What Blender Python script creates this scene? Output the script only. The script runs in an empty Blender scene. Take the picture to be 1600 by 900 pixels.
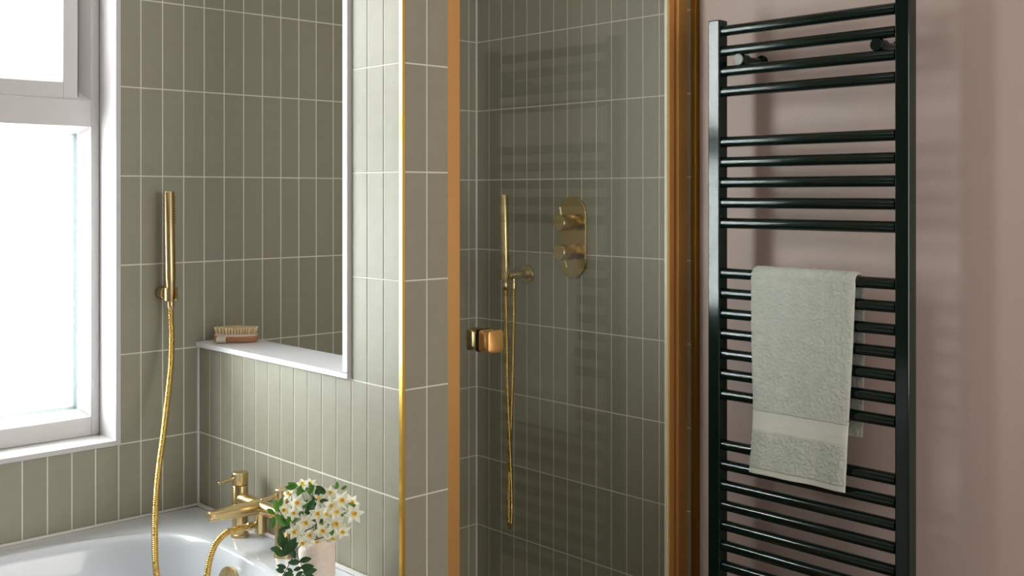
import bpy, bmesh, math, random
import numpy as np
from mathutils import Vector, Matrix
random.seed(7); rng = np.random.default_rng(7)
S = bpy.context.scene
C = S.collection
E = 1.28                                   # eye height above the floor
def Z(r): return E + r                     # heights below are measured from eye level

# ------------------------------------------------------------------ camera, world, light, exposure
cam_d = bpy.data.cameras.new('camera'); cam = bpy.data.objects.new('camera', cam_d); C.objects.link(cam)
cam.location = (-1.2095, -2.3579, E)
cam.rotation_euler = (math.pi/2, 0, 0.8146 - math.pi/2)
cam_d.sensor_width = 36.0; cam_d.lens = 1689.0/1600.0*36.0
cam_d.shift_y = -(450.0-303.2)/1600.0
cam_d.clip_start = 0.02
S.camera = cam
wd = bpy.data.worlds.new('overcast_sky'); S.world = wd; wd.use_nodes = True
bg = wd.node_tree.nodes['Background']
bg.inputs[0].default_value = (0.97, 0.985, 1.0, 1); bg.inputs[1].default_value = 15.6
WX0, WX1, WZ0, WZ1 = -1.02, -0.2, Z(-.549), Z(.88)       # window opening in the wall
pl = bpy.data.lights.new('sky_portal', 'AREA'); pl.shape = 'RECTANGLE'
pl.size = WX1-WX0; pl.size_y = WZ1-WZ0; pl.cycles.is_portal = True
po = bpy.data.objects.new('sky_portal', pl); C.objects.link(po)
po.location = ((WX0+WX1)/2, .19, (WZ0+WZ1)/2); po.rotation_euler = (-math.pi/2, 0, 0)
FX0, FX1, FZ0, FZ1, YB = -.40, .80, .45, 1.95, -3.3            # added fill light opening, behind the viewer
pl2 = pl.copy(); pl2.size = FX1-FX0; pl2.size_y = FZ1-FZ0
po2 = bpy.data.objects.new('sky_portal', pl2); C.objects.link(po2)  # sky portal for the added fill opening
po2.location = ((FX0+FX1)/2, YB-.06, (FZ0+FZ1)/2); po2.rotation_euler = (math.pi/2, 0, 0)
vs = S.view_settings
vs.view_transform = 'Standard'; vs.look = 'None'; vs.gamma = 1.0; vs.use_curve_mapping = False
vs.exposure = 0.12
try:
    S.cycles.max_bounces = 14; S.cycles.diffuse_bounces = 8; S.cycles.glossy_bounces = 6
    S.cycles.transparent_max_bounces = 16; S.cycles.sample_clamp_indirect = 8.0
    S.cycles.use_denoising = True
except Exception: pass

# ------------------------------------------------------------------ materials
def srgb(r, g, b):
    f = lambda c: (c/255/12.92) if c/255 <= .04045 else ((c/255+.055)/1.055)**2.4
    return (f(r), f(g), f(b), 1)
def mat(name, col, rough=.5, metal=0, bump=0, bscale=200, cvar=0, cscale=20, coat=0, rvar=0, objvar=0, stretch=None, spec=.5, bdist=.001, sheen=0, detail=3):
    m = bpy.data.materials.new(name); m.use_nodes = True
    nt = m.node_tree; b = nt.nodes['Principled BSDF']; L = nt.links
    b.inputs['Base Color'].default_value = col; b.inputs['Roughness'].default_value = rough
    b.inputs['Metallic'].default_value = metal; b.inputs['Coat Weight'].default_value = coat
    b.inputs['Specular IOR Level'].default_value = spec
    b.inputs['Coat Roughness'].default_value = .06; b.inputs['Sheen Weight'].default_value = sheen
    if bump or cvar or rvar or objvar:
        tc = nt.nodes.new('ShaderNodeTexCoord'); mp = nt.nodes.new('ShaderNodeMapping')
        L.new(tc.outputs['Object'], mp.inputs['Vector'])
        if stretch: mp.inputs['Scale'].default_value = stretch
        if bump:
            n = nt.nodes.new('ShaderNodeTexNoise'); n.inputs['Scale'].default_value = bscale; n.inputs['Detail'].default_value = detail
            bp = nt.nodes.new('ShaderNodeBump'); bp.inputs['Strength'].default_value = bump; bp.inputs['Distance'].default_value = bdist
            L.new(mp.outputs[0], n.inputs['Vector']); L.new(n.outputs['Fac'], bp.inputs['Height']); L.new(bp.outputs[0], b.inputs['Normal'])
        if cvar or objvar:
            hs = nt.nodes.new('ShaderNodeHueSaturation'); hs.inputs['Color'].default_value = col
            val = None
            if cvar:
                n2 = nt.nodes.new('ShaderNodeTexNoise'); n2.inputs['Scale'].default_value = cscale; n2.inputs['Detail'].default_value = 4
                L.new(mp.outputs[0], n2.inputs['Vector'])
                mr = nt.nodes.new('ShaderNodeMapRange'); mr.inputs[1].default_value = .3; mr.inputs[2].default_value = .7
                mr.inputs[3].default_value = 1-cvar; mr.inputs[4].default_value = 1+cvar
                L.new(n2.outputs['Fac'], mr.inputs[0]); val = mr.outputs[0]
            if objvar:
                oi = nt.nodes.new('ShaderNodeObjectInfo'); mo = nt.nodes.new('ShaderNodeMapRange')
                mo.inputs[3].default_value = 1-objvar; mo.inputs[4].default_value = 1+objvar
                L.new(oi.outputs['Random'], mo.inputs[0])
                if val:
                    mu = nt.nodes.new('ShaderNodeMath'); mu.operation = 'MULTIPLY'
                    L.new(val, mu.inputs[0]); L.new(mo.outputs[0], mu.inputs[1]); val = mu.outputs[0]
                else: val = mo.outputs[0]
            L.new(val, hs.inputs['Value']); L.new(hs.outputs[0], b.inputs['Base Color'])
        if rvar:
            n3 = nt.nodes.new('ShaderNodeTexNoise'); n3.inputs['Scale'].default_value = 60
            L.new(mp.outputs[0], n3.inputs['Vector'])
            mr = nt.nodes.new('ShaderNodeMapRange'); mr.inputs[3].default_value = max(.02, rough-rvar); mr.inputs[4].default_value = rough+rvar
            L.new(n3.outputs['Fac'], mr.inputs[0]); L.new(mr.outputs[0], b.inputs['Roughness'])
    return m
def glass_mat(name, tint):
    # clear pane: straight transmission plus a mirror reflection that grows towards grazing angles (Schlick)
    m = bpy.data.materials.new(name); m.use_nodes = True; nt = m.node_tree; L = nt.links
    nt.nodes.remove(nt.nodes['Principled BSDF'])
    out = nt.nodes['Material Output']
    tr = nt.nodes.new('ShaderNodeBsdfTransparent'); tr.inputs[0].default_value = tint
    gl = nt.nodes.new('ShaderNodeBsdfGlossy'); gl.inputs['Roughness'].default_value = 0.0; gl.inputs[0].default_value = (1,1,1,1)
    lw = nt.nodes.new('ShaderNodeLayerWeight')
    p = nt.nodes.new('ShaderNodeMath'); p.operation = 'POWER'; p.inputs[1].default_value = 5
    ma = nt.nodes.new('ShaderNodeMath'); ma.operation = 'MULTIPLY_ADD'; ma.inputs[1].default_value = .955; ma.inputs[2].default_value = .045
    mx = nt.nodes.new('ShaderNodeMixShader')
    L.new(lw.outputs['Facing'], p.inputs[0]); L.new(p.outputs[0], ma.inputs[0]); L.new(ma.outputs[0], mx.inputs[0])
    L.new(tr.outputs[0], mx.inputs[1]); L.new(gl.outputs[0], mx.inputs[2]); L.new(mx.outputs[0], out.inputs['Surface'])
    return m
M = dict(
    tile=mat('sage_tile', srgb(152,148,131), .48, spec=.42, bump=.08, bscale=90, cvar=.03, cscale=30, objvar=.02, bdist=.0006),
    grout=mat('pale_grout', srgb(226,221,211), .85, bump=.2, bscale=700),
    caulk=mat('white_caulk', srgb(226,222,220), .4, cvar=.02),
    pink=mat('pink_plaster', srgb(206,184,178), .55, bump=.12, bscale=60, cvar=.015, cscale=6),
    sage=mat('sage_paint', srgb(112,110,94), .5, cvar=.02, cscale=6),
    ceil=mat('white_ceiling', srgb(235,232,226), .7, cvar=.01),
    floor=mat('wood_floor', srgb(104,84,66), .4, cvar=.06, cscale=8),
    upvc=mat('white_window_plastic', srgb(206,202,202), .3, cvar=.01, cscale=5),
    sill=mat('white_solid_surface', srgb(232,231,234), .35, cvar=.01, cscale=15),
    bath=mat('white_bath_acrylic', srgb(212,215,221), .12, coat=.3, cvar=.005),
    brass=mat('brushed_brass', srgb(208,184,138), .26, 1, cvar=.02, cscale=8),
    hose=mat('brass_hose', srgb(212,176,104), .24, 1, cvar=.05, cscale=300),
    gold=mat('gold_frame', srgb(222,172,106), .38, .75, cvar=.02, cscale=6),
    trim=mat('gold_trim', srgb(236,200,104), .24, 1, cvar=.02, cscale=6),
    trimd=mat('dark_gold_trim', srgb(138,106,48), .4, 1, cvar=.05, cscale=6),  # darker copy of the gold trim, for the shower wall edge
    rad=mat('dark_green_enamel', srgb(8,27,23), .13, coat=.2, bump=.03, bscale=160, bdist=.0005, detail=1),
    cap_lit=mat('window_lit_cap', srgb(120,122,116), .3, 0, cvar=.03),  # lighter than the enamel: window reflection put into the colour
    towel=mat('terry_cloth', srgb(220,223,215), .95, bump=.9, bscale=1500, cvar=.05, cscale=45, sheen=.3, bdist=.0015, spec=.1),
    band=mat('woven_towel_band', srgb(226,226,218), .85, bump=.5, bscale=1200, cvar=.03, stretch=(1,1,2.5), spec=.15),
    vase=mat('speckled_clay', srgb(246,232,220), .7, bump=.2, bscale=150, cvar=.07, cscale=260),
    petal=mat('cream_petal', srgb(252,250,238), .55, cvar=.03, cscale=200, sheen=.1),
    cup=mat('yellow_corona', srgb(250,220,92), .5, cvar=.08, cscale=400),
    stamen=mat('orange_stamen', srgb(236,180,50), .6, cvar=.08, cscale=400),
    leaf=mat('green_leaf', srgb(84,132,50), .4, cvar=.12, cscale=120, objvar=.25),
    leafd=mat('dark_green_leaf', srgb(54,90,50), .42, cvar=.12, cscale=120, objvar=.2),
    stem=mat('green_stem', srgb(120,140,70), .5, cvar=.08),
    twig=mat('brown_twig', srgb(84,66,48), .6, cvar=.1),
    wood=mat('brush_wood', srgb(184,128,94), .45, cvar=.12, cscale=30, stretch=(1,1,8)),
    pad=mat('brush_pad', srgb(222,200,184), .7, cvar=.03),
    bristle=mat('natural_bristle', srgb(240,222,178), .7, cvar=.1, cscale=300),
    strap=mat('canvas_strap', srgb(214,208,194), .9, bump=.4, bscale=900, cvar=.04),
    black=mat('black_rubber', srgb(24,22,20), .5, cvar=.05),
    spacer=mat('grey_spacer', srgb(78,92,92), .4, cvar=.03),
    seal=mat('clear_door_seal', srgb(226,214,182), .25, cvar=.02),
    tray=mat('stone_tray', srgb(120,116,108), .4, cvar=.01),
    fill_sheet=glass_mat('fill_diffuser_tint', (.59,.575,.548,1)),  # dims the sky light coming through the added fill opening
    glass=glass_mat('shower_glass', (.965,.985,.97,1)), pane=glass_mat('window_glass', (.97,.985,.98,1)),
)

def translucent(m, fac):
    # thin living tissue lets part of the light through
    nt = m.node_tree; b = nt.nodes['Principled BSDF']; t = nt.nodes.new('ShaderNodeBsdfTranslucent'); x = nt.nodes.new('ShaderNodeMixShader')
    t.inputs[0].default_value = b.inputs['Base Color'].default_value; x.inputs[0].default_value = fac
    nt.links.new(b.outputs[0], x.inputs[1]); nt.links.new(t.outputs[0], x.inputs[2]); nt.links.new(x.outputs[0], nt.nodes['Material Output'].inputs['Surface'])
translucent(M['petal'], .4); translucent(M['leaf'], .3); translucent(M['leafd'], .2)

# ------------------------------------------------------------------ mesh helpers
class G:
    def __init__(s): s.v = []; s.f = []
    def add(s, v, f):
        o = len(s.v); s.v += [tuple(map(float, p)) for p in v]; s.f += [tuple(i+o for i in q) for q in f]; return s
    def bm(s, b):
        b.verts.index_update(); s.add([p.co for p in b.verts], [[x.index for x in f.verts] for f in b.faces]); b.free(); return s
    def box(s, x0, x1, y0, y1, z0, z1, bev=0, seg=1):
        b = bmesh.new(); bmesh.ops.create_cube(b, size=1)
        for p in b.verts: p.co = Vector(((x0+x1)/2+p.co.x*(x1-x0), (y0+y1)/2+p.co.y*(y1-y0), (z0+z1)/2+p.co.z*(z1-z0)))
        if bev: bmesh.ops.bevel(b, geom=b.edges[:], offset=bev, segments=seg, profile=.5, affect='EDGES')
        return s.bm(b)
    def lathe(s, prof, org, axis, n=28):
        # prof: (distance along axis, radius) pairs; closed at the ends
        a = Vector(axis).normalized(); org = Vector(org)
        u = a.orthogonal().normalized(); w = a.cross(u)
        V = []; F = []
        for d, r in prof:
            for k in range(n):
                t = 2*math.pi*k/n; V.append(org+a*d+(u*math.cos(t)+w*math.sin(t))*r)
        for i in range(len(prof)-1):
            for k in range(n):
                F.append((i*n+k, i*n+(k+1)%n, (i+1)*n+(k+1)%n, (i+1)*n+k))
        F.append(tuple(reversed(range(n)))); F.append(tuple((len(prof)-1)*n+k for k in range(n)))
        return s.add(V, F)
    def cyl(s, p0, p1, r, n=24, r1=None, bev=.001):
        p0 = Vector(p0); p1 = Vector(p1); L = (p1-p0).length; r1 = r if r1 is None else r1
        return s.lathe([(0, r-bev), (bev, r), (L-bev, r1), (L, r1-bev)], p0, p1-p0, n)
    def tube(s, pts, rad, n=10):
        pts = [Vector(p) for p in pts]; V = []; F = []
        t = (pts[1]-pts[0]).normalized(); u = t.orthogonal().normalized()
        for i, p in enumerate(pts):
            t = (pts[min(i+1, len(pts)-1)]-pts[max(i-1, 0)]).normalized()
            u = (u-t*u.dot(t)).normalized(); w = t.cross(u); r = rad[i] if hasattr(rad, '__len__') else rad
            for k in range(n):
                a = 2*math.pi*k/n; V.append(p+(u*math.cos(a)+w*math.sin(a))*r)
        for i in range(len(pts)-1):
            for k in range(n): F.append((i*n+k, i*n+(k+1)%n, (i+1)*n+(k+1)%n, (i+1)*n+k))
        F.append(tuple(reversed(range(n)))); F.append(tuple((len(pts)-1)*n+k for k in range(n)))
        return s.add(V, F)
    def prism(s, poly, a0, a1, ax='z'):
        n = len(poly); mk = {'z': lambda p, a: (p[0], p[1], a), 'x': lambda p, a: (a, p[0], p[1]), 'y': lambda p, a: (p[0], a, p[1])}[ax]
        V = [mk(p, a0) for p in poly]+[mk(p, a1) for p in poly]
        F = [(i, (i+1) % n, n+(i+1) % n, n+i) for i in range(n)]+[tuple(reversed(range(n))), tuple(range(n, 2*n))]
        return s.add(V, F)
def spline(P, step=.004):
    P = [Vector(p) for p in P]; Q = [P[0]*2-P[1]]+P+[P[-1]*2-P[-2]]; out = []
    for i in range(1, len(Q)-2):
        a, b, c, d = Q[i-1:i+3]; n = max(2, int((c-b).length/step))
        for k in range(n):
            t = k/n
            out.append(.5*((2*b)+(c-a)*t+(2*a-5*b+4*c-d)*t*t+(3*b-a-3*c+d)*t**3))
    return out+[P[-1]]
def origin(o):
    v = Vector((0, 0, 0))
    while o is not None: v += o.location; o = o.parent
    return v
def me(name, g, m, smooth=True, off=(0, 0, 0), ang=38):
    d = bpy.data.meshes.new(name); d.from_pydata([tuple(Vector(p)-Vector(off)) for p in g.v], [], g.f); d.validate()
    b = bmesh.new(); b.from_mesh(d); bmesh.ops.recalc_face_normals(b, faces=b.faces); b.to_mesh(d); b.free()
    d.materials.append(M[m] if isinstance(m, str) else m)
    if smooth:
        d.polygons.foreach_set('use_smooth', [True]*len(d.polygons)); d.set_sharp_from_angle(angle=math.radians(ang))
    return d
def obj(name, g, m, parent=None, smooth=True, at=None, ang=38, label=None):
    """one mesh object; geometry given in world coordinates"""
    at = Vector(at) if at is not None else (origin(parent) if parent else Vector((0, 0, 0)))
    o = bpy.data.objects.new(name, me(name, g, m, smooth, at, ang)); C.objects.link(o)
    if parent: o.parent = parent; o.location = at-origin(parent)
    else: o.location = at
    if label: o['label'] = label
    return o
def thing(name, label, cat, loc=(0, 0, 0), group=None):
    o = bpy.data.objects.new(name, None); C.objects.link(o); o.location = loc; o.empty_display_size = .05
    return tag(o, label, cat, group)
def tag(o, label, cat, group=None, kind=None):
    o['label'] = label; o['category'] = cat
    if group: o['group'] = group
    if kind: o['kind'] = kind
    return o
def struct(o, label, cat): return tag(o, label, cat, kind='structure')

# ------------------------------------------------------------------ room dimensions (metres)
W = .8733            # face of the tiled shower wall
PE = -.7832          # end face of the partition
PT = .1105           # partition thickness
ROW0, ROWH = .0406, .2   # a horizontal joint just above eye level; course height
PW = .0518           # tile pitch across
GAP = .003; TP = .0009   # joint width; how far tiles stand proud of the grout
CZ = 2.4             # ceiling
XL = -1.75           # left wall
LED = -.3464         # top of the ledge
OPY = -.603          # clear end of the opening in the partition
OPT = 2.12           # head of the opening
WALLH = CZ

# ---- shell
g = G(); yb, yo = TP, .22
hl = .0113     # the hole is a lining's thickness larger than the clear opening
g.box(XL, WX0-hl, yb, yo, 0, CZ); g.box(WX1+hl, W+.16, yb, yo, 0, CZ)
g.box(WX0-hl, WX1+hl, yb, yo, 0, WZ0-hl); g.box(WX0-hl, WX1+hl, yb, yo, WZ1+hl, CZ)
wall_back = struct(obj('wall_back', g, 'grout', smooth=False), 'sage green tiled wall with white window above bath', 'wall')
g = G()
g.box(TP, PT-TP, PE+TP, TP, 0, Z(LED-.012)); g.box(TP, PT-TP, PE+TP, OPY-.017, Z(LED-.012), CZ)
g.box(TP, PT-TP, OPY-.017, TP, OPT, CZ)
wall_partition = struct(obj('wall_partition', g, 'grout', smooth=False), 'tiled partition wall with open pass-through between bath and shower', 'wall')
g = G().box(W+TP, W+.16, -.786, yb, 0, CZ)
wall_shower = struct(obj('wall_shower', g, 'grout', smooth=False), 'tiled shower wall behind the glass door', 'wall')
g = G().box(W+.0135, W+.16, YB, -.786, 0, CZ)
wall_right = struct(obj('wall_right', g, 'pink', smooth=False), 'dusty pink painted plaster wall behind towel radiator', 'wall')
g = G().box(XL-.1, XL, YB-.1, yo, 0, CZ)
struct(obj('wall_left', g, 'sage', smooth=False), 'painted wall at the far end of the bath', 'wall')
g = G().box(XL, FX0, YB-.1, YB, 0, CZ).box(FX1, W+.16, YB-.1, YB, 0, CZ).box(FX0, FX1, YB-.1, YB, 0, FZ0).box(FX0, FX1, YB-.1, YB, FZ1, CZ)
struct(obj('wall_front', g, 'ceil', smooth=False), 'painted wall behind the viewer', 'wall')
struct(obj('floor', G().box(XL-.1, W+.16, YB-.1, yo, -.1, 0), 'floor', smooth=False), 'brown bathroom floor', 'floor')
struct(obj('ceiling', G().box(XL-.1, W+.16, YB-.1, yo, CZ, CZ+.1), 'ceil', smooth=False), 'white bathroom ceiling', 'ceiling')

# ---- tiles: every tile its own piece with chamfered edges, joints left open over the grout
def camproj(p):
    fw = Vector((math.cos(.8146), math.sin(.8146), 0)); rt = Vector((math.sin(.8146), -math.cos(.8146), 0))
    r = Vector(p)-cam.location; d = max(r.dot(fw), .05)
    return 800+1689*r.dot(rt)/d, 303.2-1689*r.z/d
def chamf(g, mk, a0, a1, z0, z1, c=.0006):
    P = [mk(a, h, z) for h, k in ((0, 0), (TP-c, 0), (TP, c)) for a, z in ((a0+k, z0+k), (a1-k, z0+k), (a1-k, z1-k), (a0+k, z1-k))]
    F = [(8, 9, 10, 11)]
    for b in (0, 4):
        for k in range(4): F.append((b+k, b+(k+1) % 4, b+4+(k+1) % 4, b+4+k))
    g.add(P, F)
def subtract(r, h):
    a0, a1, z0, z1 = r; b0, b1, c0, c1 = h
    if b0 >= a1 or b1 <= a0 or c0 >= z1 or c1 <= z0: return [r]
    out = []
    if b0 > a0: out.append((a0, b0, z0, z1))
    if b1 < a1: out.append((b1, a1, z0, z1))
    m0, m1 = max(a0, b0), min(a1, b1)
    if c0 > z0: out.append((m0, m1, z0, c0))
    if c1 < z1: out.append((m0, m1, c1, z1))
    return out
def tiles(parent, mk, joints, lo, hi, zlo, zhi, holes, hidden=lambda a, z: False):
    """joints: positions of vertical joints; mk(a, h, z) -> world point, h = height above grout"""
    cols = sorted(x for x in joints if lo < x < hi); ed = [lo-GAP/2]+cols+[hi+GAP/2]
    k0 = math.floor((ROW0-(zhi-E))/ROWH)-1; rest = G(); shared = {}
    for k in range(k0, k0+20):
        zt, zb = min(Z(ROW0-k*ROWH), zhi+GAP/2), max(Z(ROW0-(k+1)*ROWH), zlo-GAP/2)
        if zt-zb < .008: continue
        for a, b in zip(ed[:-1], ed[1:]):
            if b-a < .006: continue
            R = [(a+GAP/2, b-GAP/2, zb+GAP/2, zt-GAP/2)]
            for h in holes: R = [q for r in R for q in subtract(r, h)]
            R = [r for r in R if r[1]-r[0] > .003 and r[3]-r[2] > .003]
            if not R: continue
            ac, zc = (a+b)/2, (zt+zb)/2; u, v = camproj(mk(ac, TP, zc))
            if hidden(ac, zc) or not (-60 < u < 1660 and -110 < v < 1010):
                for r in R: chamf(rest, mk, *r)
                continue
            at = Vector(mk(ac, 0, zc)); full = len(R) == 1
            key = tuple(round(x, 4) for x in (R[0][0]-ac, R[0][1]-ac, R[0][2]-zc, R[0][3]-zc)) if full else None
            if full and key in shared: d = shared[key]
            else:
                t = G()
                for r in R: chamf(t, mk, *r)
                d = me('tile', t, 'tile', False, at)
                if full: shared[key] = d
            o = bpy.data.objects.new('tile', d); C.objects.link(o); o.parent = parent; o.location = at-origin(parent)
    if rest.v:
        o = obj('tiles_out_of_view', rest, 'tile', parent, smooth=False); o['kind'] = 'stuff'
jx = [-.3994+PW*i for i in range(-30, 40)]
tiles(wall_back, lambda a, h, z: (a, TP-h, z), jx, XL+.003, W-.002, .05, CZ-.003,
      [(XL, .0, 0, .545), (WX0-.0115, WX1+.0115, WZ0-.0115, WZ1+.0115), (.004, PT-.004, 0, Z(LED)), (0, PT, OPT, CZ)],
      lambda a, z: (.0 < a < .6 and z < Z(LED-.12)) or a < WX0)
jp = [-.0533-PW*i for i in range(40)]
tiles(wall_partition, lambda a, h, z: (TP-h, a, z), jp, -.7745, -.003, .54, CZ-.003, [(OPY-.0175, .1, Z(LED-.012), OPT)])
tiles(wall_partition, lambda a, h, z: (PT-TP+h, a, z), jp, PE+.002, -.003, .05, CZ-.003, [(OPY-.0175, .1, Z(LED-.012), OPT)], lambda a, z: True)
tiles(wall_partition, lambda a, h, z: (a, PE+TP-h, z), [.0585], .0072, PT-.0012, .01, CZ-.003, [])
tiles(wall_shower, lambda a, h, z: (W+TP-h, a, z), [-.0536-PW*i for i in range(16)], -.7725, -.003, .05, CZ-.003, [])
# corner silicone beads
def bead(name, p, z0, z1, r, parent):
    obj(name, G().prism(p, z0, z1), 'caulk', parent, smooth=False)
bead('corner_bead', [(-.0042, .0006), (.0006, .0006), (.0006, -.0042)], Z(-.729), Z(LED-.012), .004, wall_partition)
bead('corner_bead', [(W-.0042, .0006), (W+.0006, .0006), (W+.0006, -.0042)], .05, CZ-.01, .004, wall_shower)

# ---- gold edge trims
g = G().prism([(-.0012, -.7755), (-.0012, PE-.0012), (.0058, PE-.0012), (.0058, PE+TP), (TP, PE+TP), (TP, -.7755)], .0, CZ-.001)
struct(obj('trim_1', g, 'trim', smooth=False), 'slim gold edge trim on corner of tiled partition', 'trim')
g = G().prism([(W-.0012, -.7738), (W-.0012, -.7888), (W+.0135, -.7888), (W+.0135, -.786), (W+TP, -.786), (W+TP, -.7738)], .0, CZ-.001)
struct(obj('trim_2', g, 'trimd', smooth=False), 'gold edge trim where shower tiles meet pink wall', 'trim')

# ---- ledge and jamb lining of the opening
ledge = thing('ledge', 'white solid ledge and jamb lining the opening in the tiled partition', 'ledge', (PT/2, -.3, Z(LED-.012)))
obj('ledge_top', G().box(-.008, PT+.008, OPY-.0175, -.0005, Z(LED-.012), Z(LED), .0012), 'sill', ledge)
obj('jamb_lining', G().box(-.008, PT+.008, OPY-.0175, OPY, Z(LED), OPT, .0012), 'sill', ledge)
obj('head_lining', G().box(-.008, PT+.008, OPY, -.0005, OPT-.014, OPT, .0012), 'sill', ledge)
obj('corner_post', G().box(-.003, .001, -.0045, -.0005, Z(-.727), Z(LED-.0125)), 'sill', ledge)

# ---- window
YF = .085
win = bpy.data.objects.new('window_1', None); C.objects.link(win); win.location = ((WX0+WX1)/2, YF, WZ0)
struct(win, 'white framed window with upper casement and large fixed lower pane', 'window')
def frame(name, x0, x1, z0, z1, t, y0, y1, m, parent, bev=.002, tz=None):
    tz = tz or t; g = G()
    g.box(x0, x0+t, y0, y1, z0, z1, bev); g.box(x1-t, x1, y0, y1, z0, z1, bev)
    g.box(x0+t-bev, x1-t+bev, y0, y1, z0, z0+tz, bev); g.box(x0+t-bev, x1-t+bev, y0, y1, z1-tz, z1, bev)
    return obj(name, g, m, parent)
def slope_ring(name, x0, x1, z0, z1, d, y0, y1, m, parent):
    # a ring whose inside face slopes from the outer rectangle at y0 to a smaller rectangle at y1
    R = lambda k, y: [(x0+k, y, z0+k), (x1-k, y, z0+k), (x1-k, y, z1-k), (x0+k, y, z1-k)]
    V = R(0, y0)+R(d, y1)+R(0, y1+.0005); F = []
    for k in range(4):
        F += [(k, (k+1) % 4, 4+(k+1) % 4, 4+k), (4+k, 4+(k+1) % 4, 8+(k+1) % 4, 8+k), (8+k, 8+(k+1) % 4, (k+1) % 4, k)]
    return obj(name, G().add(V, F), m, parent, smooth=False)
fx0, fx1 = WX0, WX1-.0005
TR0, TR1 = Z(.1525), Z(.2125)
g = G()
g.box(fx1-.0195, fx1, YF, YF+.07, WZ0, WZ1, .002); g.box(fx0, fx0+.0195, YF, YF+.07, WZ0, WZ1, .002)
g.box(fx0+.018, fx1-.018, YF, YF+.07, WZ0, Z(-.506), .002); g.box(fx0+.018, fx1-.018, YF, YF+.07, WZ1-.04, WZ1, .002)
obj('frame', g, 'upvc', win)
obj('transom', G().box(fx0+.0185, fx1-.0185, YF, YF+.07, TR0, TR1, .0015), 'upvc', win)
lx0, lx1 = fx0+.0195, fx1-.0195
b1 = slope_ring('glazing_bead', lx0, lx1, Z(-.506), TR0, .014, YF+.006, YF+.04, 'upvc', win)
p1 = obj('pane', G().box(lx0+.006, lx1-.006, YF+.041, YF+.045, Z(-.506)+.006, TR0-.006), 'pane', win, smooth=False)
slope_ring('spacer_bar', lx0+.0125, lx1-.0125, Z(-.506)+.0125, TR0-.0125, .0065, YF+.0455, YF+.058, 'spacer', p1)
obj('outer_pane', G().box(lx0+.006, lx1-.006, YF+.059, YF+.063, Z(-.506)+.006, TR0-.006), 'pane', win, smooth=False)
sx0, sx1, sz0, sz1 = fx0+.048, -.2478, TR1+.0015, WZ1-.042
slope_ring('rebate', lx0, lx1, TR1, WZ1-.04, .030, YF+.002, YF+.03, 'upvc', win)
sash = frame('sash', sx0, sx1, sz0, sz1, .0335, YF+.004, YF+.055, 'upvc', win, .002, .037)
obj('sash_gasket', G().box(sx1, sx1+.0022, YF+.008, YF+.03, sz0, sz1), 'black', sash, smooth=False)
slope_ring('glazing_bead', sx0+.0335, sx1-.0335, sz0+.037, sz1-.037, .009, YF+.012, YF+.036, 'upvc', win)
obj('pane', G().box(sx0+.036, sx1-.036, YF+.037, YF+.041, sz0+.04, sz1-.04), 'pane', win, smooth=False)
# reveal lining with a slim edge standing at the tile face
g = G()
g.box(WX1, WX1+.0112, -.0035, .21, WZ0-.0112, WZ1+.0112, .0008); g.box(WX0-.0112, WX0, -.0035, .21, WZ0-.0112, WZ1+.0112, .0008)
g.box(WX0, WX1, -.0035, .21, WZ0-.0112, WZ0, .0008); g.box(WX0, WX1, -.0035, .21, WZ1, WZ1+.0112, .0008)
obj('reveal_lining', g, 'upvc', win)

# unseen fill light opening added behind the viewer, with a tinted diffusing sheet
fill_op = bpy.data.objects.new('fill_opening', None); C.objects.link(fill_op); fill_op.location = ((FX0+FX1)/2, YB, FZ0)
struct(fill_op, 'added opening with a thin tinted sheet, for fill light from behind the viewer', 'window')
frame('frame', FX0, FX1, FZ0, FZ1, .06, YB-.08, YB-.01, 'upvc', fill_op)
obj('fill_diffuser', G().box(FX0+.055, FX1-.055, YB-.04, YB-.0385, FZ0+.055, FZ1-.055), 'fill_sheet', fill_op, smooth=False)

# ------------------------------------------------------------------ bath
RIM = Z(-.732)
bath = thing('bathtub', 'white built-in bathtub with rounded inner edge under the window', 'bathtub', (-.85, -.37, 0))
cx_, cy_ = -.853, -.365; NB = 128
def ring(a, b, n, z, cx=cx_):
    out = []
    for k in range(NB):
        t = 2*math.pi*k/NB; c, s = math.cos(t), math.sin(t)
        out.append((cx+a*math.copysign(abs(c)**(2/n), c), cy_+b*math.copysign(abs(s)**(2/n), s), z))
    return out
A, B = .757, .309
prof = [(A+.0005, B, 4.2, 0), (A-.003, B-.003, 4.2, -.0006), (A-.009, B-.008, 4.2, -.004), (A-.014, B-.012, 4.2, -.011), (A-.018, B-.016, 4.2, -.025), (A-.026, B-.024, 4.1, -.07),
        (A-.045, B-.04, 4, -.16), (A-.075, B-.055, 3.8, -.27), (A-.11, B-.075, 3.6, -.35), (A-.16, B-.11, 3.2, -.39), (A-.25, B-.17, 3, -.402), (A-.5, B-.26, 2.6, -.406)]
outer = []
for k in range(NB):
    t = 2*math.pi*k/NB; c, s = math.cos(t), math.sin(t); q = max(abs(c)/.8525, abs(s)/.3635)
    outer.append((-.8535+c/q, -.3655+s/q, RIM))
R = [[(x, y, RIM-.05) for x, y, z in outer], outer]+[ring(a, b, n, RIM+dz) for a, b, n, dz in prof]
g = G(); V = [p for r in R for p in r]; F = []
for i in range(len(R)-1):
    for k in range(NB): F.append((i*NB+k, i*NB+(k+1) % NB, (i+1)*NB+(k+1) % NB, (i+1)*NB+k))
F.append(tuple((len(R)-1)*NB+k for k in range(NB)))
g.add(V, F)
obj('tub_shell', g, 'bath', bath, ang=50)
obj('front_panel', G().box(-1.7, -.004, -.728, -.712, .0, RIM-.03, .003), 'bath', bath)
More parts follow.
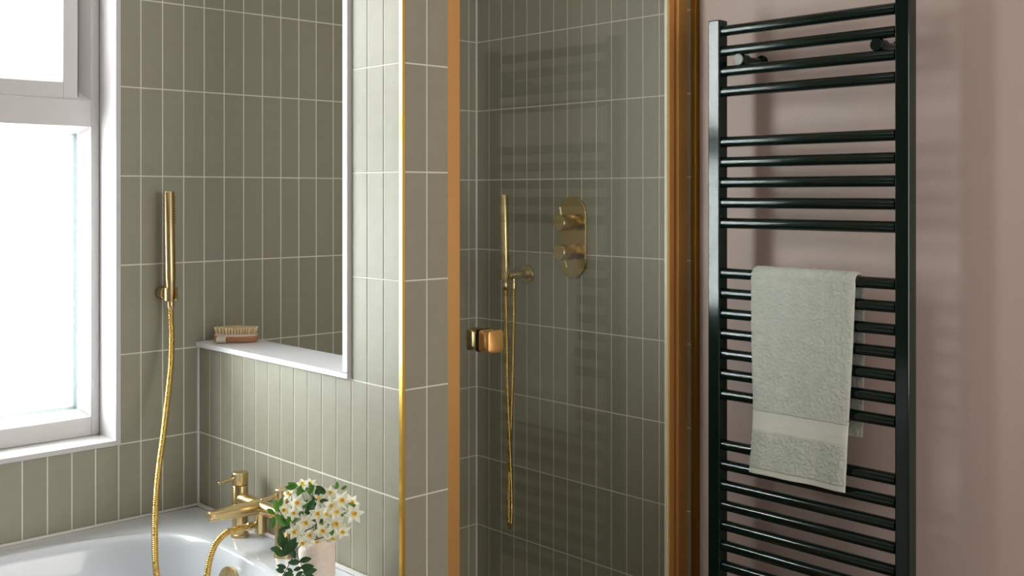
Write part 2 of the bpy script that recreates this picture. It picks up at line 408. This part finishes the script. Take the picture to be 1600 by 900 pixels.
ov = obj('overflow_cover', G().lathe([(0, .027), (.004, .030), (.012, .031), (.0155, .0295), (.0165, .026)], (-.117, -.372, Z(-.787)), (-1, 0, .15), 48), 'brass', bath, label='round brass overflow cover')
obj('sealant_bead', G().box(-1.70, -.001, -.0075, -.0003, RIM, RIM+.006, .002), 'caulk', bath)
obj('sealant_bead', G().box(-.0085, -.0015, -.729, -.006, RIM, RIM+.0085, .002), 'caulk', bath)

# ------------------------------------------------------------------ bath mixer
tx, ty1, ty2 = -.045, -.275, -.449; tm = (ty1+ty2)/2
tap = thing('bath_mixer_tap', 'brushed brass bath mixer tap with two levers on the bath rim', 'tap', (tx, tm, RIM))
for yy in (ty1, ty2):
    obj('pillar', G().lathe([(0, .0195), (.006, .0195), (.0075, .0172), (.109, .0172), (.110, .0165)], (tx, yy, RIM), (0, 0, 1), 36), 'brass', tap)
    h = obj('control_head', G().lathe([(0, .0165), (.001, .0174), (.0245, .0174), (.026, .0162)], (tx, yy, RIM+.1112), (0, 0, 1), 36), 'brass', tap)
    obj('lever', G().cyl((tx-.014, yy, RIM+.1245), (tx-.0515, yy, RIM+.1215), .0036, 16, .0032), 'brass', h)
obj('crossbar', G().cyl((tx, ty1-.006, Z(-.651)), (tx, ty2+.006, Z(-.651)), .0148, 32), 'brass', tap)
obj('spout', G().lathe([(0, .0152), (.05, .014), (.108, .0116), (.116, .0108), (.119, .0095), (.1205, .006)], (tx, tm, Z(-.650)), (-1, 0, .02), 32), 'brass', tap)
dv = obj('diverter', G().cyl((tx, tm, Z(-.655)), (tx, tm, Z(-.7045)), .0132, 28), 'brass', tap)
obj('outlet_nut', G().lathe([(0, .006), (.012, .006), (.013, .0085), (.024, .0085), (.0255, .0065), (.034, .0065)], (tx-.008, tm, Z(-.6865)), (-1, 0, 0), 16), 'brass', dv)

# ------------------------------------------------------------------ shower hoses and handsets
def hose_geo(P, r=.0068, pitch=.0042):
    pts = spline(P, .0011); d = 0; rad = []
    for i, p in enumerate(pts):
        if i: d += (p-pts[i-1]).length
        rad.append(r*(1-.13*(.5+.5*math.cos(2*math.pi*d/pitch))**2))
    return G().tube(pts, rad, 10)
# bath handset
bx = -.0924
hol = thing('handset_bracket', 'brass wall bracket holding the hand shower beside the window', 'bracket', (bx, 0, Z(-.226)))
g = G().lathe([(0, .0155), (.001, .0162), (.030, .0162), (.031, .0150)], (bx, 0, Z(-.226)), (0, -1, 0), 36)
obj('holder_body', g, 'brass', hol)
g = G()
ri, ro = .0108, .0160
arc = [math.radians(a) for a in range(-60, 241, 12)]           # open clip, gap towards the front
poly = [(bx+ro*math.cos(a), -.047+ro*math.sin(a)) for a in arc]+[(bx+ri*math.cos(a), -.047+ri*math.sin(a)) for a in reversed(arc)]
g.prism(poly, Z(-.240), Z(-.212))
obj('clip', g, 'brass', hol)
hs = thing('hand_shower', 'slim brushed brass hand shower standing upright beside the window', 'hand shower', (bx, -.047, Z(-.24)))
top = Vector((bx-.001, -.0405, Z(.0055))); bot = Vector((bx, -.047, Z(-.245))); ax = (top-bot); Lh = ax.length
obj('handle', G().lathe([(0, .0065), (.012, .0082), (.028, .0098), (.045, .0112), (.055, .0121), (Lh-.002, .0123), (Lh, .0113)], bot, ax, 32), 'brass', hs)
g = G()
for r_ in range(10):
    for q in (-1, 1):
        p = bot+ax*(.72+.0255*r_)
        p = p+Vector((.0119, q*.0035, 0)); g.cyl(p, p+Vector((.0022, 0, 0)), .0009, 8, bev=.0002)
obj('spray_nozzles', g, 'black', hs)
obj('hose_nut', G().lathe([(0, .0068), (.002, .0082), (.018, .0082), (.02, .007)], bot-ax.normalized()*.016, ax, 24), 'brass', hs)
P = [(bx, -.0475, Z(-.258)), (-.0940, -.052, Z(-.29)), (-0.0965, -0.060, Z(-0.3126)), (-0.1067, -0.078, Z(-0.3815)), (-0.1249, -0.100, Z(-0.4477)), (-0.1519, -0.135, Z(-0.5226)), (-0.1801, -0.170, Z(-0.5943)), (-0.1998, -0.200, Z(-0.6521)), (-0.2129, -0.225, Z(-0.7105)), (-0.2204, -0.250, Z(-0.7816)), (-.205, -.27, Z(-.94)), (-.23, -.30, Z(-1.05)), (-.262, -.335, Z(-1.085)), (-.27, -.36, Z(-1.02)), (-.24, -.372, Z(-.93)),
     (-.20, -.372, Z(-.84)), (-.1755, -.371, Z(-.772)), (-.1652, -.369, Z(-.732)), (-.1512, -.367, Z(-.7045)), (-.1272, -.364, Z(-.6885)), (-.104, tm, Z(-.6865)), (-.086, tm, Z(-.6865))]
tag(obj('shower_hose', hose_geo(P), 'hose', at=P[8]), 'ribbed brass hose hanging from the hand shower into the bath', 'hose')
# shower handset on the tiled shower wall
ey = -.2142; ez = Z(-.2205)
elb = thing('shower_outlet_elbow', 'brass wall outlet and holder behind the shower glass', 'outlet', (W, ey, ez))
obj('wall_flange', G().lathe([(0, .0255), (.006, .0262), (.008, .025)], (W, ey, ez), (-1, 0, 0), 40), 'brass', elb)
obj('outlet_arm', G().lathe([(0, .0125), (.068, .0125), (.069, .012)], (W-.006, ey, ez), (-1, 0, 0), 28), 'brass', elb)
hx = W-.0855
poly = [(hx+.0145*math.cos(a), ey+.0145*math.sin(a)) for a in arc]+[(hx+.0105*math.cos(a), ey+.0105*math.sin(a)) for a in reversed(arc)]
obj('clip', G().prism(poly, ez-.011, ez+.011), 'brass', elb)
obj('outlet_nut', G().lathe([(0, .0075), (.012, .0075), (.013, .0092), (.03, .0092), (.032, .007)], (W-.056, ey, ez-.008), (0, 0, -1), 20), 'brass', elb)
hs2 = thing('hand_shower', 'slim brass hand shower inside the shower enclosure', 'hand shower', (hx, ey, ez-.02))
bot = Vector((hx, ey, ez-.022)); top = Vector((hx-.006, ey, Z(-.002))); ax = top-bot; Lh = ax.length
obj('handle', G().lathe([(0, .0065), (.012, .008), (.024, .0095), (.045, .0115), (Lh-.002, .0118), (Lh, .011)], bot, ax, 28), 'brass', hs2)
obj('hose_nut', G().lathe([(0, .0066), (.002, .008), (.02, .008), (.022, .007)], bot-ax.normalized()*.018, ax, 20), 'brass', hs2)
xq = W-.056
P = [(hx, ey, ez-.036), (hx+.002, ey, Z(-.34)), (hx+.006, ey, Z(-.515)), (hx+.014, ey-.001, Z(-.69)), (hx+.019, ey-.002, Z(-.80)), (hx+.019, ey-.003, Z(-.87)), (hx+.012, ey-.006, Z(-.902)),
     (hx+.004, ey-.008, Z(-.885)), (hx+.006, ey-.006, Z(-.83)), (hx+.018, ey+.004, Z(-.72)), (hx+.027, ey+.004, Z(-.55)), (xq, ey, Z(-.34)), (xq, ey, ez-.036)]
tag(obj('shower_hose', hose_geo(P), 'hose', at=P[5]), 'ribbed brass hose looping down inside the shower enclosure', 'hose')

# ------------------------------------------------------------------ thermostatic valve
vy, vz = -.3885, Z(-.114)
vv = thing('shower_valve', 'brushed brass oval shower valve plate with two round handles', 'shower valve', (W, vy, vz))
hw, hh = .0475, .1085; pts = []
for k in range(25): a = math.pi*k/24; pts.append((vy+hw*math.cos(a), vz+hh-hw+hw*math.sin(a)))
for k in range(25): a = math.pi+math.pi*k/24; pts.append((vy+hw*math.cos(a), vz-hh+hw+hw*math.sin(a)))
ins = [(vy+(y-vy)*.965, vz+(z-vz)*.985) for y, z in pts]; n = len(pts)
V = [(W-.0002, y, z) for y, z in pts]+[(W-.0045, y, z) for y, z in pts]+[(W-.006, y, z) for y, z in ins]
F = [tuple(range(2*n, 3*n))]+[(b+i, b+(i+1) % n, b+n+(i+1) % n, b+n+i) for b in (0, n) for i in range(n)]
obj('plate', G().add(V, F), 'brass', vv)
for dz, up in ((-.0745, 1), (-.1525, -1)):
    zc = Z(dz); yc = -.3955
    k = obj('handle', G().lathe([(0, .0185), (.0105, .0185), (.011, .0165), (.0135, .0165), (.014, .0205), (.0155, .0212), (.058, .0212), (.060, .0198)], (W-.006, yc, zc), (-1, 0, 0), 40), 'brass', vv)
    if up > 0: obj('lever_pin', G().cyl((W-.055, yc, zc+.019), (W-.057, yc+.003, zc+.041), .0032, 14), 'brass', k)
    else: obj('lever_pin', G().cyl((W-.045, yc-.004, zc-.018), (W-.047, yc-.014, zc-.040), .0032, 14), 'brass', k)

# ------------------------------------------------------------------ shower door
GY = -.748; DT = 2.02
door = thing('shower_door', 'clear glass shower door in a gold frame beside the tiled partition', 'shower door', ((PT+W)/2, GY, .04))
obj('glass_pane', G().box(.1455, .8125, GY-.003, GY+.003, .065, DT-.03), 'glass', door, smooth=False, label='clear glass pane')
obj('wall_channel', G().box(PT+.0003, .1548, -.7645, -.734, .045, DT, .0008), 'gold', door)
g = G().prism([(W-.0004, -.7615), (.8405, -.7615), (.8378, -.7605), (.8366, -.758), (.8366, -.7525), (.8395, -.7525), (.8395, -.749), (.8366, -.749), (.8366, -.731), (W-.0004, -.731)], .045, DT)
obj('hinge_post', g, 'gold', door, ang=20)
g = G().prism([(.8352, -.7535), (.8165, -.7535), (.8140, -.751), (.8140, -.744), (.8352, -.744)], .06, DT-.02)
obj('door_stile', g, 'gold', door, ang=20)
obj('door_seal', G().box(.8082, .8135, -.7525, -.7435, .06, DT-.02, .0012), 'seal', door)
obj('top_rail', G().box(.1548, .8366, -.760, -.736, DT-.03, DT, .001), 'gold', door)
obj('bottom_rail', G().box(.1548, .8366, -.760, -.736, .045, .065, .001), 'gold', door)
kx0, kx1, kz0, kz1 = .2129, .2541, Z(-.3142), Z(-.2695)
def rrect(x0, x1, z0, z1, r, n=6):
    out = []
    for cx, cz, a0 in ((x1-r, z1-r, 0), (x0+r, z1-r, 90), (x0+r, z0+r, 180), (x1-r, z0+r, 270)):
        for k in range(n+1):
            a = math.radians(a0+90*k/n); out.append((cx+r*math.cos(a), cz+r*math.sin(a)))
    return out
def loft(sections):     # sections: (y, rectangle, radius)
    g = G(); V = []; F = []; n = None
    for y, (x0, x1, z0, z1), r in sections:
        q = rrect(x0, x1, z0, z1, r); n = len(q); V += [(x, y, z) for x, z in q]
    for i in range(len(sections)-1):
        for k in range(n): F.append((i*n+k, i*n+(k+1) % n, (i+1)*n+(k+1) % n, (i+1)*n+k))
    F.append(tuple(range(n))); F.append(tuple((len(sections)-1)*n+k for k in range(n)))
    return g.add(V, F)
def sh(d): return (kx0+d, kx1-d, kz0+d, kz1-d)
kb = obj('door_knob', loft([(GY-.0045, sh(.001), .006), (GY-.006, sh(.0005), .006), (GY-.012, sh(.003), .006), (GY-.018, sh(.0042), .006), (GY-.024, sh(.003), .006), (GY-.029, sh(.0008), .007), (GY-.032, sh(0), .0075), (GY-.0335, sh(.0004), .0075), (GY-.0345, sh(.0018), .0065)]), 'gold', door, label='square gold knob')
obj('gasket', loft([(GY-.0031, sh(0), .006), (GY-.0045, sh(0), .006)]), 'black', kb)
kr = obj('door_knob', loft([(GY+.0045, sh(.001), .006), (GY+.012, sh(.003), .006), (GY+.018, sh(.0042), .006), (GY+.024, sh(.003), .006), (GY+.031, sh(0), .0075), (GY+.0345, sh(.0018), .0065)]), 'brass', door)
obj('gasket', loft([(GY+.0031, sh(0), .006), (GY+.0045, sh(0), .006)]), 'black', kr)
tag(obj('shower_tray', G().box(PT, W, PE+.012, -.0005, 0, .045, .004), 'tray'), 'low stone shower tray under the glass door', 'shower tray')

# ------------------------------------------------------------------ towel radiator
rad = thing('towel_radiator', 'dark green ladder towel radiator on the pink wall', 'towel radiator', (.80, -1.125, .2))
RX = .800; ya, yb_ = -.9187, -1.3335
for y0, y1 in ((-.9187, -.8872), (-1.3632, -1.3335)):
    obj('post', G().box(.785, .8165, y0, y1, .22, Z(.3905), .003, 3), 'rad', rad, ang=9)
zs = [.3654-.0453*i for i in range(4)]+[.1166-.0454*i for i in range(5)]+[-.1774-.0452*i for i in range(7)]+[-.5619-.04515*i for i in range(10)]
rg = G().lathe([(0, .0085), (.003, .0119), (ya-yb_-.003, .0119), (ya-yb_, .0085)], (RX, ya+.0005, 0), (0, -1, 0), 24)
rm = me('rail', rg, 'rad', True, (RX, (ya+yb_)/2, 0))
for z in zs:
    o = bpy.data.objects.new('rail', rm); C.objects.link(o); o.parent = rad; o.location = Vector((RX, (ya+yb_)/2, Z(z)))-rad.location
for y, z in ((-.963, .2975), (-1.2905, .2975), (-.963, -.945), (-1.2905, -.945)):
    b = obj('wall_bracket', G().lathe([(0, .0165), (.004, .0165), (.005, .009), (.062, .009), (.063, .0132), (.090, .0132), (.0915, .0125)], (W+.013, y, Z(z)), (-1, 0, 0), 28), 'rad', rad)
    obj('bracket_cap', G().lathe([(0, .0128), (.0025, .0128), (.0032, .012)], (W-.0785, y, Z(z)), (-1, 0, 0), 28), 'cap_lit' if y > -1 else 'rad', b)  # left caps lighter, the window's reflection painted into their colour

# ------------------------------------------------------------------ towel
tw = thing('hand_towel', 'pale grey green terry hand towel draped over the radiator rail', 'towel', (.80, -1.125, Z(-.60)))
rz = Z(-.1774)
# centre line of the cloth from the front hem up over the rail and down the back: (x, z)
path = [(.7755, Z(-.6025)), (.7752, Z(-.57)), (.7758, Z(-.50)), (.7772, Z(-.42)), (.7790, Z(-.32)), (.7815, Z(-.23)), (.7830, Z(-.192))]
path += [(RX-.0168*math.cos(math.radians(a)), rz+.0168*math.sin(math.radians(a))) for a in range(0, 181, 15)]
path += [(.8172, Z(-.23)), (.8182, Z(-.32)), (.8186, Z(-.42)), (.8190, Z(-.496))]
fine = spline([(x, 0, z) for x, z in path], .0019); NS = len(fine)
arcl = [0]
for a, b in zip(fine[:-1], fine[1:]): arcl.append(arcl[-1]+(b-a).length)
NW = 130
def edges(i):
    z = fine[i].z-E; front = arcl[i] < .47
    if front:
        l = np.interp(-z, [.16, .19, .30, .46, .55, .61], [-1.006, -1.0045, -1.008, -1.0145, -1.011, -1.0045])
        r = np.interp(-z, [.16, .19, .30, .46, .55, .61], [-1.2495, -1.2505, -1.247, -1.2408, -1.2365, -1.2325])
    else: l, r = -1.008, np.interp(-z, [.16, .3, .5], [-1.2505, -1.252, -1.247])
    return l, r
def cloth(name, i0, i1, amp, th, m, wob=1.0):
    nz = rng.normal(size=(i1-i0+1, NW+1)); nz = (nz+np.roll(nz, 1, 0)+np.roll(nz, 1, 1))/1.7
    V = []; F = []
    for side in (1, -1):
        for j, i in enumerate(range(i0, i1+1)):
            t = (fine[min(i+1, NS-1)]-fine[max(i-1, 0)]).normalized(); nrm = Vector((-t.z, 0, t.x))*1.0
            l, r = edges(i); s = arcl[i]
            for k in range(NW+1):
                f = k/NW; y = l+(r-l)*f
                edge = min(1, min(f, 1-f)*22); hang = max(0, min(1, (.40-s)/.40)) if s < .44 else 0
                wave = wob*hang*(.0022*math.sin(f*7+s*9)+.0014*math.sin(f*15-s*16+1))
                off = side*th*(.45+.55*math.sqrt(edge))+wave*1.0+side*amp*nz[j, k]*.5
                p = fine[i]+nrm*off; V.append((p.x, y+.0004*nz[j, k]*(amp > .0003), p.z))
    nr = i1-i0+1; w = NW+1; o2 = nr*w
    for j in range(nr-1):
        for k in range(NW):
            a = j*w+k; F.append((a, a+1, a+w+1, a+w)); F.append((o2+a, o2+a+w, o2+a+w+1, o2+a+1))
    for j in range(nr-1):
        for k in (0, NW):
            a = j*w+k; F.append((a, a+w, o2+a+w, o2+a))
    for k in range(NW):
        for j in (0, nr-1):
            a = j*w+k; F.append((a, a+1, o2+a+1, o2+a))
    return obj(name, G().add(V, F), m, tw, ang=180)
def idx(s): return min(range(NS), key=lambda i: abs(arcl[i]-s))
s1, s2, s3 = idx(.013), idx(.094), idx(.137)
cloth('hem', 0, s1, .0002, .0030, 'band')
cloth('terry_end', s1, s2, .0011, .0042, 'towel')
cloth('woven_band', s2, s3, .00015, .0030, 'band')
cloth('terry_cloth', s3, NS-1, .0010, .0042, 'towel')

# ------------------------------------------------------------------ body brush on the ledge
LZ = Z(LED); bc = Vector((.058, -.072, LZ)); ru = Vector((.727, -.686, 0)); rv = Vector((.686, .727, 0))
br = thing('body_brush', 'wooden oval body brush with pale bristles lying on the white ledge', 'brush', bc)
def oval(prof, n=48, a=.052, b=.027):
    V = []; F = []
    for z, k in prof:
        for i in range(n):
            t = 2*math.pi*i/n; p = bc+ru*(a*k*math.cos(t))+rv*((b-(1-k)*a)*math.sin(t)); V.append((p.x, p.y, LZ+z))
    for j in range(len(prof)-1):
        for i in range(n): F.append((j*n+i, j*n+(i+1) % n, (j+1)*n+(i+1) % n, (j+1)*n+i))
    F.append(tuple(range(n))); F.append(tuple((len(prof)-1)*n+i for i in range(n)))
    return G().add(V, F)
obj('wooden_back', oval([(.001, .90), (.003, .955), (.007, .99), (.011, 1), (.014, .99), (.0155, .97)]), 'wood', br)
obj('bristle_pad', oval([(.0155, .965), (.0185, .965), (.0200, .95)]), 'pad', br)
g = G()
for i in range(-7, 8):
    for j in range(-3, 4):
        a, b = (i+.5*(j % 2))*.0066, j*.0070
        if (a/.048)**2+(b/.0235)**2 > 1: continue
        p = bc+ru*a+rv*b; q = bc+ru*(a*1.08+random.uniform(-.0005, .0005))+rv*(b*1.08)
        g.lathe([(0, .0011), (.008, .0016), (.0165+random.uniform(-.0008, .0008), .0031)], (p.x, p.y, LZ+.0195), (q.x-p.x, q.y-p.y, .016), 6)
o = obj('bristles', g, 'bristle', br); o['kind'] = 'stuff'
g = G(); V = []; F = []
c0 = bc-ru*.026-rv*.020; prof = []
for k in range(17):
    a = math.radians(-100+200*k/16); prof.append((-.012*math.cos(a)-.004, .0085+.0078*math.sin(a)))
for th in (0, .0016):
    for w_ in (-.011, .011):
        for d, z in prof:
            s_ = 1+th/.012; p = c0+ru*w_+rv*(d*s_); V.append((p.x, p.y, LZ+.0085+(z-.0085)*(1 if th == 0 else .82)))
n = 17
for i in range(n-1):
    F += [(i, i+1, n+i+1, n+i), (2*n+i, 3*n+i, 3*n+i+1, 2*n+i+1), (i, 2*n+i, 2*n+i+1, i+1), (n+i, n+i+1, 3*n+i+1, 3*n+i)]
F += [(0, n, 3*n, 2*n), (n-1, 3*n-1, 4*n-1, 2*n-1)]
obj('hand_strap', g.add(V, F), 'strap', br, label='pale canvas hand strap')

# ------------------------------------------------------------------ vase
vx, vyy = -.0985, -.6535
va = thing('vase', 'small speckled pale clay vase on the corner of the bath rim', 'vase', (vx, vyy, RIM))
obj('vase_body', G().lathe([(0, .029), (.003, .0325), (.008, .0335), (.075, .0338), (.086, .0332), (.092, .0300), (.097, .0245), (.101, .0215), (.108, .0205), (.112, .0215), (.1125, .020), (.108, .0180), (.098, .018), (.05, .026), (.012, .026)], (vx, vyy, RIM), (0, 0, 1), 48), 'vase', va)
# flowers and foliage, laid out around the vase mouth: r sideways, h up, d forward (units of 0.21 mm)
K = .00021; FR = Vector((.7275, -.6861, 0)); FD = Vector((-.6861, -.7275, 0)); VM = Vector((vx, vyy, RIM+.094))
def bp(r, h, d): return VM+FR*((r-534)*K)+Vector((0, 0, (573-h)*K))+FD*d
mouth = Vector((vx, vyy, RIM+.104))
def petal_mesh():
    V = []; F = []; nl, nw = 6, 4
    for i in range(nl+1):
        t = i/nl; w = .0049*math.sin(math.pi*min(1, .12+.88*t)**.8)*(1-.25*t)+.0002; r_ = .0025+.0150*t
        if t == 1: w = .0003
        for j in range(nw+1):
            s = j/nw*2-1; V.append((r_, s*w, .0022*math.sin(t*2.4)-.0012*t*t-.0010*(1-s*s)))
    for i in range(nl):
        for j in range(nw): a = i*(nw+1)+j; F.append((a, a+1, a+nw+2, a+nw+1))
    return me('petal', G().add(V, F), 'petal', True, ang=180)
PM = petal_mesh()
CM = me('corona', G().lathe([(.000, .0012), (.0008, .0028), (.0042, .0036), (.0048, .0040), (.0044, .0034), (.0018, .0022), (.0016, .0004)], (0, 0, 0), (0, 0, 1), 14), 'cup')
SM = me('stamens', G().lathe([(0, .0012), (.003, .0013), (.0038, .0006)], (0, 0, .0006), (0, 0, 1), 8), 'stamen')
def flower(parent, pos, face, scale=1.0, spin=0.0):
    o = bpy.data.objects.new('flower', CM); C.objects.link(o); o.parent = parent; o.location = pos-parent.location
    o.rotation_mode = 'QUATERNION'; o.rotation_quaternion = Vector(face).to_track_quat('Z', 'Y'); o.scale = (scale,)*3
    for k in range(6):
        p = bpy.data.objects.new('petal', PM); C.objects.link(p); p.parent = o
        p.rotation_euler = (random.uniform(-.12, .12), random.uniform(-.12, .18), spin+k*math.pi/3+random.uniform(-.06, .06))
        p.location = (0, 0, .0006 if k % 2 else 0)
    s = bpy.data.objects.new('stamens', SM); C.objects.link(s); s.parent = o
def cluster(label, fl, base):
    t = thing('narcissus_stem', label, 'flower', mouth+base, 'narcissi in the vase')
    pos = [bp(r, h, d) for r, h, d, *_ in fl]
    hub = sum(pos, Vector())/len(pos); hub = hub*.7+mouth*.3-FD*.012
    g = G().tube(spline([mouth+base-Vector((0, 0, .055)), mouth+base, hub], .006), .0016, 8)
    for (r, h, d, fr, fu, sc), p in zip(fl, pos):
        face = (FD+FR*fr+Vector((0, 0, fu))).normalized(); back = p-face*.008
        g.tube(spline([hub, (hub+back)/2+Vector((0, 0, .004)), back, p-face*.0005], .003), .0010, 6)
    obj('stem', g, 'stem', t)
    for i, ((r, h, d, fr, fu, sc), p) in enumerate(zip(fl, pos)): flower(t, p, FD+FR*fr+Vector((0, 0, fu)), sc*1.03, i*.7)
cluster('white narcissus cluster at the left of the bouquet, next to the tap lever',
        [(388, 220, .030, .1, .25, 1.0), (278, 292, .022, -.5, .1, 1.05), (366, 293, .038, 0, .05, .85), (300, 170, .008, -.8, .7, .95)], FR*-.009)
cluster('white narcissus cluster low at the front, over the vase rim',
        [(375, 460, .034, -.35, -.1, 1.1), (445, 550, .036, -.15, -.3, 1.0), (510, 478, .042, .05, .0, .95), (476, 370, .044, 0, .15, 1.05), (430, 440, .026, -.2, .3, .85)], FD*.009)
cluster('white narcissus cluster in the middle of the bouquet, above the twigs',
        [(620, 438, .044, .1, .0, 1.0), (572, 305, .036, .0, .3, 1.0), (640, 320, .030, .2, .3, .95), (560, 545, .030, .1, -.8, .85)], FD*.004+FR*.006)
cluster('white narcissus cluster at the far right of the bouquet, nearest the gold trim',
        [(872, 325, .020, .45, .1, 1.15), (730, 388, .036, .15, .0, 1.15), (775, 470, .026, .35, -.35, 1.0), (695, 530, .024, .3, -.7, .9), (840, 250, .006, .7, .5, 1.0)], FR*.010)
cluster('white narcissus cluster at the upper right of the bouquet',
        [(765, 213, .018, .25, .3, 1.1), (683, 250, .024, .0, .15, .95), (655, 165, .004, .1, .5, .8), (730, 300, .028, .2, .2, .9)], FR*.006-FD*.008)
cluster('white narcissus cluster at the very top of the bouquet, seen from the side',
        [(410, 100, .000, -.2, 1.6, .95), (465, 105, -.012, .2, 1.8, .8), (560, 215, .008, .1, 1.0, .8)], FD*-.009-FR*.004)
def leaf_mesh():
    V = []; F = []; nl = 8
    for i in range(nl+1):
        t = i/nl; w = .25*math.sin(math.pi*t**.85)**.75 if 0 < t < 1 else .01
        for s in (-1, -.5, 0, .5, 1): V.append((t, s*w, .10*abs(s)*w*1.6-.10*t*t))
    for i in range(nl):
        for j in range(4): a = i*5+j; F.append((a, a+1, a+6, a+5))
    return G().add(V, F)
LM = {m: me('leaf', leaf_mesh(), m, True, ang=180) for m in ('leaf', 'leafd')}
def sprig(label, stem_pts, leaves, m, base, twig='twig'):
    t = thing('leafy_sprig', label, 'leaf sprig', mouth+base, 'leaf sprigs in the vase')
    sp = [bp(*p) for p in stem_pts]
    g = G().tube(spline([mouth+base-Vector((0, 0, .045)), mouth+base+Vector((0, 0, .008))]+sp, .005), .0008, 6)
    obj('stem', g, twig, t)
    for r, h, L, ang, d in leaves:      # centre, length, direction on view plane in degrees (0 right, 90 up), forward offset
        a = math.radians(ang); dr = (FR*math.cos(a)+Vector((0, 0, math.sin(a)))+FD*random.uniform(-.25, .25)).normalized()
        nn = (FD+Vector((0, 0, random.uniform(.1, .6)))+FR*random.uniform(-.4, .3)); nn = (nn-dr*nn.dot(dr)).normalized(); yy = nn.cross(dr)
        Lm = L*K*1.18; p = bp(r, h, d)-dr*Lm/2
        o = bpy.data.objects.new('leaf', LM[m]); C.objects.link(o); o.parent = t; o.location = p-t.location
        o.rotation_mode = 'QUATERNION'; o.rotation_quaternion = Matrix((dr, yy, nn)).transposed().to_quaternion(); o.scale = (Lm,)*3
sprig('bright green leaf sprig reaching left in front of the tap', [(330, 420, .028), (260, 330, .030), (215, 260, .028)],
      [(205, 240, 95, 100, .030), (246, 215, 75, 75, .026), (160, 288, 75, 155, .032), (180, 385, 105, 255, .034), (245, 365, 115, 130, .030), (330, 375, 95, 5, .022), (285, 390, 100, -30, .028)], 'leaf', FR*-.012)
sprig('dense dark green leaf sprig at lower left of the bouquet', [(390, 520, .026), (320, 560, .032), (270, 600, .032)],
      [(270, 455, 100, 30, .026), (252, 530, 120, 95, .034), (297, 575, 125, 92, .038), (340, 575, 145, 55, .042), (365, 590, 95, 50, .036), (205, 612, 90, 175, .036), (258, 640, 100, -15, .040), (362, 642, 90, -65, .040), (370, 715, 90, 178, .042), (310, 630, 80, 20, .030)], 'leafd', FR*-.014+FD*.004)
sprig('dark leaf sprig hanging down over the front of the vase', [(425, 575, .034), (400, 640, .042), (440, 740, .044), (462, 800, .044), (450, 850, .042)],
      [(472, 690, 90, 15, .044), (403, 768, 65, 195, .045), (490, 748, 100, 5, .046), (512, 783, 105, 10, .046), (418, 812, 70, 215, .045), (520, 840, 95, -25, .045), (443, 853, 72, 245, .044)], 'leafd', FD*.014)
sprig('small dark leaf sprig hanging beside the vase toward the tap', [(400, 590, .030), (350, 690, .040), (310, 770, .042), (270, 840, .040)],
      [(265, 750, 75, 165, .043), (252, 784, 75, 172, .043), (340, 783, 55, -28, .043), (333, 815, 70, -15, .043), (308, 833, 52, -20, .042)], 'leafd', FR*-.012+FD*.010)
sprig('green leaf sprig among the flowers at the top of the bouquet', [(470, 330, .020), (430, 180, .016), (350, 100, .010)],
      [(320, 85, 70, 160, .010), (310, 108, 80, 180, .012), (355, 100, 60, 120, .006), (395, 135, 90, 80, .014), (430, 130, 70, 20, .010), (490, 130, 80, 60, .008), (480, 100, 60, 120, .004), (450, 235, 80, 60, .026)], 'leaf', FD*-.006, 'stem')
sprig('dark green leaf sprig behind the middle flowers', [(520, 400, .018), (530, 260, .012), (570, 150, .002)],
      [(545, 150, 90, 70, .004), (600, 152, 85, 0, .004), (560, 130, 70, 150, .000), (490, 260, 120, 60, .018), (500, 305, 100, 5, .020), (415, 320, 80, -85, .024), (605, 222, 70, 10, .014), (548, 360, 60, 0, .028), (598, 372, 50, 40, .028), (655, 395, 60, -10, .030), (520, 230, 80, 110, .010)], 'leafd', FR*.002)
sprig('green leaf sprig poking out at the upper right of the bouquet', [(640, 330, .010), (640, 170, .000), (655, 110, -.004), (700, 140, -.004)],
      [(707, 110, 60, 85, -.004), (770, 132, 50, 30, -.006), (800, 262, 60, 0, .016), (785, 325, 70, 10, .024), (845, 268, 85, -5, .012), (690, 470, 60, 80, .030)], 'leaf', FR*.006-FD*.006)
g = G().tube(spline([mouth+FD*.012, bp(470, 445, .046), bp(505, 420, .050), bp(552, 395, .050)], .004), .0011, 6)
g.tube(spline([mouth+FD*.012+FR*.004, bp(560, 510, .048), bp(590, 500, .050), bp(632, 485, .050)], .004), .0010, 6)
g.tube(spline([bp(590, 500, .050), bp(578, 478, .052)], .004), .0009, 6)
tag(obj('bare_twig', g, 'twig', at=mouth), 'bare dark twig among the front flowers', 'twig', 'leaf sprigs in the vase')
